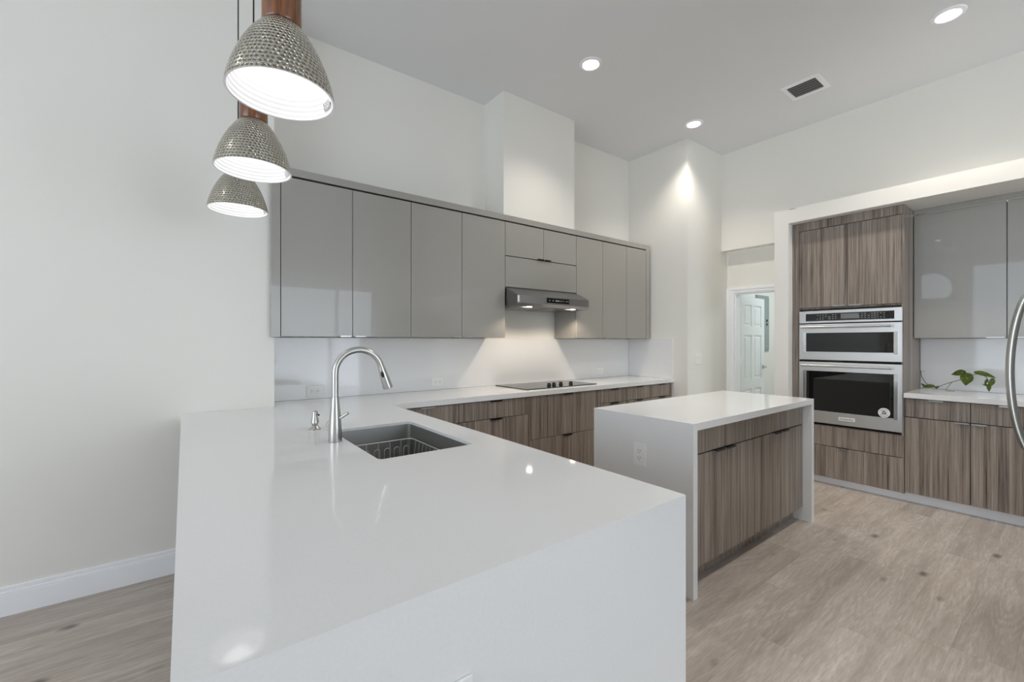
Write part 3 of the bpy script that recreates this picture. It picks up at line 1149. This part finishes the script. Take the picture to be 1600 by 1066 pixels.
lt.rotation_euler = (PI / 2, 0, -PI / 2)

# right base cabinets
G3 = 'striped wood base cabinets under the vine cutting'
BX = 4.785
ysm = .537


def right_base(y0, y1, label, hc):
    t = thing('base_cabinet', label, 'cabinet', (5.08, (y0 + y1) / 2, 0), G3)
    solid('carcass', t, 'carcass', (BX + .021, y0 + .001, .085, 5.378, y1 - .001, CB - .0005))
    solid('toe_kick', t, 'trim', (4.850, y0, 0, 4.864, y1, .084))
    d = front('drawer', t, 'x', BX, y0, y1, .715, .868, 'wood')
    tab(d, 'x', BX, (y0 + y1) / 2, .867, .085)
    d = front('door', t, 'x', BX, y0, y1, .085, .713, 'wood')
    tab(d, 'x', BX, hc, .7125, .078)
    return t


right_base(ysm, .9175, 'striped wood base cabinet immediately right of the double oven', ysm + .045)
right_base(.157, ysm, 'striped wood base cabinet behind the curved steel refrigerator handle', ysm - .045)
right_base(-.30, .157, 'striped wood base cabinet past the right edge, mostly behind the refrigerator', .10)
tag(MB().box(4.752, -.70, CB, 5.3785, .9165, CT, .0012, 1).build('countertop', 'quartz'), 'short white quartz countertop right of the oven holding the vine cutting', 'countertop')

# right wall cabinets
RX = 5.10
G4 = 'grey gloss wall cabinets right of the oven'
for y0, y1, lab in ((.376, .917, 'grey gloss wall cabinet right of the oven, reflecting a pendant'), (-.165, .376, 'grey gloss wall cabinet cut off by the right edge of view')):
    t = thing('wall_cabinet', lab, 'cabinet', (5.24, (y0 + y1) / 2, 1.366), G4)
    solid('carcass', t, 'grey', (RX + .022, y0 + .001, 1.368, 5.378, y1 - .001, 2.443))
    d = front('door', t, 'x', RX, y0, y1, 1.366, 2.437, 'grey', gap=.003)
    tab(d, 'x', RX, (y0 + .06) if y0 > 0 else (y1 - .06), 1.3675, .1, True)
tag(MB().box(RX - .002, -.70, 2.446, RX + .02, .917, 2.486).build('cabinet_fascia', 'grey'), 'grey fascia strip above the right wall cabinets under the soffit', 'cabinet trim')


# ------------------------------------------------------------------ outlets and switches
def outlet(name_label, c, ax, w, hgt, horiz, cat='outlet', kind='duplex'):
    """plate centred at c, proud of a wall; ax 'y' faces -y, 'x' faces -x"""
    t = thing('wall_outlet' if kind == 'duplex' else 'light_switch', name_label, cat, c, 'white wall outlets' if kind == 'duplex' else None)
    T = .006

    def bx(u0, u1, v0, v1, d0, d1, bev=0.0):
        if ax == 'y':
            return (c[0] + u0, c[1] - d1, c[2] + v0, c[0] + u1, c[1] - d0, c[2] + v1, bev)
        return (c[0] - d1, c[1] + u0, c[2] + v0, c[0] - d0, c[1] + u1, c[2] + v1, bev)
    MB().box(*bx(-w / 2, w / 2, -hgt / 2, hgt / 2, 0, T, .002)).build('cover_plate', 'white_plastic', t)
    if kind == 'duplex':
        for s in (-1, 1):
            o = s * .020
            if horiz:
                r0 = MB().box(*bx(o - .017, o + .017, -.016, .016, T, T + .0015, .0006)).build('receptacle', 'white_plastic', t)
                sl = MB().box(*bx(o - .006, o - .003, -.009, -.001, T + .0012, T + .002)).box(*bx(o - .006, o - .003, .003, .010, T + .0012, T + .002)).box(*bx(o + .006, o + .010, -.002, .002, T + .0012, T + .002))
            else:
                r0 = MB().box(*bx(-.016, .016, o - .017, o + .017, T, T + .0015, .0006)).build('receptacle', 'white_plastic', t)
                sl = MB().box(*bx(-.009, -.006, o - .001, o + .008, T + .0012, T + .002)).box(*bx(.006, .009, o - .001, o + .008, T + .0012, T + .002)).box(*bx(-.0025, .0025, o - .011, o - .006, T + .0012, T + .002))
            sl.build('slot', 'plate_grey', r0)
    else:
        for s in (-1, 1):
            MB().box(*bx(s * .023 - .016, s * .023 + .016, -.032, .032, T, T + .002, .0008)).build('rocker', 'white_plastic', t)
            MB().box(*bx(s * .023 - .014, s * .023 + .014, -.002, .028, T + .002, T + .005, .001)).build('rocker_cap', 'white_plastic', t)
    return t


outlet('white horizontal wall outlet low on the backsplash left of the faucet', (.774, 3.4495, .973), 'y', .122, .080, True)
outlet('white horizontal wall outlet on the backsplash left of the cooktop', (1.785, 3.4495, .985), 'y', .122, .080, True)
outlet('white horizontal wall outlet on the backsplash right of the cooktop', (3.889, 3.4495, .995), 'y', .122, .080, True)
outlet('white vertical outlet on the left waterfall panel of the island', (IX0 - .0003, 1.552, .690), 'x', .082, .128, False)
outlet('white vertical outlet low on the waterfall end of the peninsula', (.376, PY0 - .0003, .680), 'y', .078, .122, False)
outlet('white double light switch on the wall beside the corner column', (4.674, 2.6717, 1.143), 'y', .125, .125, False, 'switch', 'switch')

# ------------------------------------------------------------------ refrigerator past the right edge
FRX0, FRX1, FRY = 2.67, 3.44, .150
rf = thing('refrigerator', 'stainless refrigerator past the right edge with a curved bar handle', 'refrigerator', (3.05, -.3, 0))
solid('body', rf, 'dark', (FRX0 + .005, -.70, .03, FRX1 - .005, FRY - .062, 1.78))
dd = MB().box(FRX0, FRY - .06, .72, FRX1, FRY, 1.79, .006).build('door', 'steel', rf)
dz = MB().box(FRX0, FRY - .06, .06, FRX1, FRY, .71, .006).build('freezer_drawer', 'steel', rf)
hx = 2.97
pts = []
for k in range(25):
    s = k / 24
    z = .845 + (1.56 - .845) * s
    bow = math.sin(PI * min(1, max(0, s))) ** .55
    pts.append((hx, FRY - .004 + .064 * bow, z))
hb = MB().tube(pts, .0145, 20)
hb.build('handle', 'nickel', dd, True)
for x in (FRX0 + .06, FRX1 - .06):
    for y in (-.62, FRY - .12):
        MB().lathe([(0, 0), (.02, 0), (.02, .03), (0, .03)], (x, y, 0), 'z', 12).build('foot', 'black', rf)


# ------------------------------------------------------------------ vine cutting on the right counter
def leaf(parent, base, dirn, nrm, L, wid, droop=.15, fold=.25):
    """heart-shaped leaf blade with a midrib fold and thickness"""
    d = Vector(dirn).normalized()
    n_ = Vector(nrm)
    n_ = (n_ - d * n_.dot(d)).normalized()
    s_ = d.cross(n_)
    b = MB()
    rows = []
    N = 12
    for i in range(N + 1):
        u = i / N
        wv = wid * (math.sin(PI * min(1, u * .95 + .06)) ** .75) * (1.18 - .55 * u) if i < N else 0.0008
        c = Vector(base) + d * (L * (u - .06)) - n_ * (droop * L * u * u)
        rows.append([b.bm.verts.new(c + s_ * (wv * k) + n_ * (abs(k) * wv * fold)) for k in (-1, -.5, 0, .5, 1)])
    for i in range(N):
        for k in range(4):
            b.bm.faces.new([rows[i][k], rows[i][k + 1], rows[i + 1][k + 1], rows[i + 1][k]])
    r = bmesh.ops.solidify(b.bm, geom=b.bm.faces[:], thickness=.0008)
    return b.build('leaf', 'leaf', parent, True, 70)


VXp = 5.20
vine = thing('vine_cutting', 'trailing green vine cutting with heart-shaped leaves lying on the right counter', 'plant', (5.15, .7, CT))


def vp(px, py, x):
    """a point of the vine from its bearing in the room and its distance x"""
    s, c = math.sin(math.radians(37.05)), math.cos(math.radians(37.05))
    a, bb_ = (px - 800) / 678.6, -(py - 533.6) / 678.6
    r0, r1 = c * a + s, -s * a + c
    k = x / r0
    return Vector((x, r1 * k, max(CT + .004, 1.34 + bb_ * k)))


P = [(1438.5, 579, 5.31), (1440, 588, 5.29), (1444, 595, 5.25), (1451, 602.5, 5.2), (1459, 605, 5.16), (1468, 603.5, 5.15), (1478, 600, 5.15), (1488, 597, 5.15), (1497, 594.5, 5.15), (1505, 591.5, 5.14), (1512, 587, 5.13), (1520, 585.8, 5.12), (1530, 584.5, 5.11), (1539, 588, 5.10), (1543.5, 594, 5.09), (1545, 601, 5.09), (1545, 608, 5.09)]
ctl = [vp(*p) for p in P]
sm = []
for i in range(len(ctl) - 1):
    p0, p1, p2, p3 = ctl[max(0, i - 1)], ctl[i], ctl[i + 1], ctl[min(len(ctl) - 1, i + 2)]
    for k in range(4):
        u = k / 4
        sm.append(.5 * ((2 * p1) + (p2 - p0) * u + (2 * p0 - 5 * p1 + 4 * p2 - p3) * u * u + (3 * p1 - p0 - 3 * p2 + p3) * u ** 3))
sm.append(ctl[-1])
tw = [vp(1487, 597.5, 5.15), vp(1481, 605, 5.12), vp(1477, 609, 5.10), vp(1480, 611, 5.08), vp(1492, 611.5, 5.06)]
MB().tube(sm, .0028, 8).tube(tw, .0024, 6).build('stem', 'stem', vine, True)
left, right, up, dn, out = Vector((0, 1, 0)), Vector((0, -1, 0)), Vector((0, 0, 1)), Vector((0, 0, -1)), Vector((-1, 0, 0))
for base, dirn, nrm, L, w in (
        (vp(1460, 604, 5.16), left * .9 + out * .35 + dn * .05, up * .8 + out * .5, .085, .028),
        (vp(1462, 604, 5.155), right * .2 + out * .8 + dn * .12, up + out * .5, .06, .022),
        (vp(1441, 600, 5.29), right * .25 + out * .7 + dn * .2, up + right * .4, .05, .020),
        (vp(1440, 582, 5.30), out * .4 + right * .5 + up * .3, up + out * .5, .03, .010),
        (vp(1508, 582, 5.13), left * 1.0 + dn * .35 + up * .15, out * .8 + up * .6, .092, .030),
        (vp(1512, 584, 5.12), dn * 1.0 + left * .12 + out * .2, out * .9 + up * .15, .105, .042),
        (vp(1524, 582, 5.11), right * 1.0 + dn * .22 + out * .1, out * .7 + up * .8, .125, .026),
        (vp(1551, 592, 5.08), dn * 1.0 + left * .25 + out * .2, out * .6 + right * .7, .085, .024),
        (vp(1546, 601, 5.085), dn * 1.0 + left * .1, out + left * .3, .062, .015),
        (vp(1545, 603, 5.09), left * .6 + up * .2, out + up * .4, .04, .009),
        (vp(1543, 593, 5.09), left * .4 + dn, out + left * .4, .05, .010)):
    leaf(vine, base, dirn, nrm, L, w)
